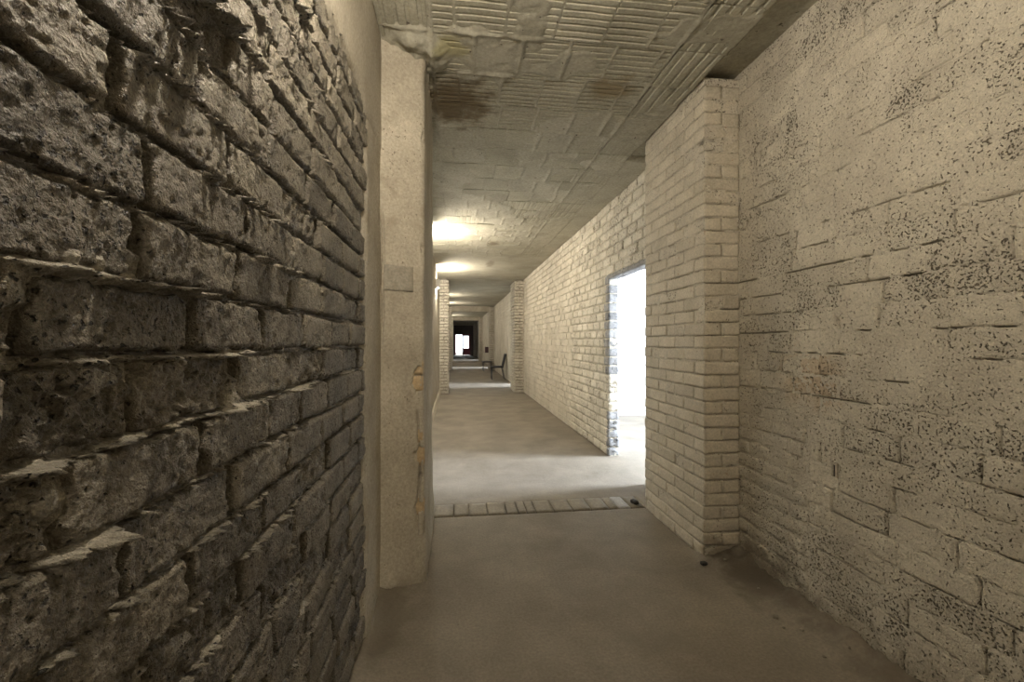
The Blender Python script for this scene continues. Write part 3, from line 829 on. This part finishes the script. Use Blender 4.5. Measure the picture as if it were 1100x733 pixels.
# ------------------------------------------------------------------ lamps on the left wall
def wall_lamp(y, label):
    arm = -.008 if y > 3 else .15              # the near lamp stands on a longer arm
    p = empty('wall_lamp', (XL + .004 if y < 3 else XL - .018, y, 2.58)); tag(p, label, 'lamp', 'lamps high on the left wall')
    v, f = lathe([(-.03, .0), (-.03, .06), (.010, .06), (.014, .055), (.014, 0.0)], 20)
    link('back_plate', mesh_np('back_plate', v, f, False), M['enamel'], p)
    MB().bar((-.01, 0, -.02), (max(arm, 0) + .015, 0, -.02), .008).build('arm', M['enamel'], p)
    r = .035 if y > 3 else .045
    v, f = lathe([(arm + .012 + r - r * math.cos(a), max(.0005, r * math.sin(a))) for a in np.linspace(0, PI, 11)], 18)
    link('lamp_glass', mesh_np('lamp_glass', v, f), M['lamp_near'] if y < 3 else M['lamp'] if y < 12 else M['lamp_far'], p)
    if 0 < y < 3:                                      # added baffle under the near lamp's outer half, dims floor and lower right wall
        c = arm + .012 + r
        MB().box(c + .008, c + .066, -.10, .10, -.056, -.053).box(c + .063, c + .066, -.10, .10, -.053, -.045).bar((0, 0, -.03), (c + .012, 0, -.054), .004).build('light_baffle', M['enamel'], p)
    MB().box(-.01, .08, -.15, -.146, -.05, .14).build('side_shield', M['enamel'], p)  # added plate, cuts off the glow on the camera side
    return p
lamp_y = [(-2.6, 'round wall lamp behind the viewer on the left wall'), (.86, 'round wall lamp on the plaster band above the bare bricks'),
          (6.65, 'round wall lamp just past the plastered pillar'), (10.0, 'round wall lamp before the second left pillar'),
          (15.85, 'round wall lamp past the second left pillar'), (19.2, 'round wall lamp before the third left pillar'),
          (25.05, 'round wall lamp past the third left pillar'), (28.4, 'round wall lamp before the fourth left pillar')]
for y, lb in lamp_y: wall_lamp(y, lb)

# ------------------------------------------------------------------ chair, box, rubble
ch = empty('chair', (1.45, 15.9, 0)); tag(ch, 'black chair with its back to the right wall past the second pillar', 'chair')
v, f = round_box(.46, .44, .06, (8, 8, 3), .02, .004, 9, 1); link('seat', mesh_np('seat', v, f), M['blackfabric'], ch, (0, 0, .45))
v, f = round_box(.06, .42, .44, (3, 8, 8), .02, .004, 9, 2); o = link('backrest', mesh_np('backrest', v, f), M['blackfabric'], ch, (.25, 0, .69)); o.rotation_euler = (0, .22, 0)
for sy in (-.19, .19):
    MB().bar((-.19, sy, 0), (-.19, sy, .44), .012).build('leg', M['dark'], ch)
    MB().bar((.27, sy, 0), (.18, sy, .44), .012).build('leg', M['dark'], ch)
    MB().bar((.18, sy, .44), (.31, sy, .92), .011).build('back_post', M['dark'], ch)
MB().bar((-.19, -.19, .16), (-.19, .19, .16), .008).build('stretcher', M['dark'], ch)
ch2 = empty('bench', (1.42, 20.6, 0)); tag(ch2, 'low dark bench beside the third right pillar', 'bench')
MB().box(-.2, .2, -.45, .45, .40, .44).build('seat', M['dark'], ch2)
for sx in (-.17, .17):
    for sy in (-.4, .4): MB().bar((sx, sy, 0), (sx, sy, .40), .014).build('leg', M['dark'], ch2)
fb = empty('hydrant_box', (XPR - .0, 21.35, .95)); tag(fb, 'small dark red box fixed to the third right pillar', 'box')
MB().box(-.16, -.0, -.06, .10, -.14, .14).build('case', M['maroon'], fb)
MB().box(-.15, -.01, -.066, -.06, -.12, .12).build('door_panel', M['maroon'], fb)
def stone(x, y, s, mat, label, name='stone', z=None):
    v, f = round_box(s, s * random.uniform(.6, .9), s * .55, (5, 5, 4), s * .2, s * .12, 1.2 / s, x * 9 + y)
    zz = float(floor_h(np.array([x]), np.array([y]))[0])
    o = link(name, mesh_np(name, v, f), mat, None, (x, y, zz + s * .22)); o.rotation_euler[2] = random.uniform(0, 3)
    tag(o, label, 'stone'); return o
stone(XPR - .05, PY1 + .10, .075, M['darkstone_hole'], 'black lump in place of a dark hole in the tile band beside the right pillar')  # solid black lump painted as the darkness of a small floor hole
stone(1.50, 2.56, .04, M['darkstone_hole'], 'small black stone at the near foot of the brick pillar')
crumbs = [(1.54 + random.uniform(-.02, .16), random.uniform(1.5, 2.55), random.uniform(.012, .03)) for i in range(7)]
for (x, y, s) in crumbs:
    o = stone(x, y, s, M['stone'], 'small mortar crumb lying at the foot of the right wall', 'mortar_crumb'); o['group'] = 'mortar crumbs along the right wall'; o['category'] = 'crumb'
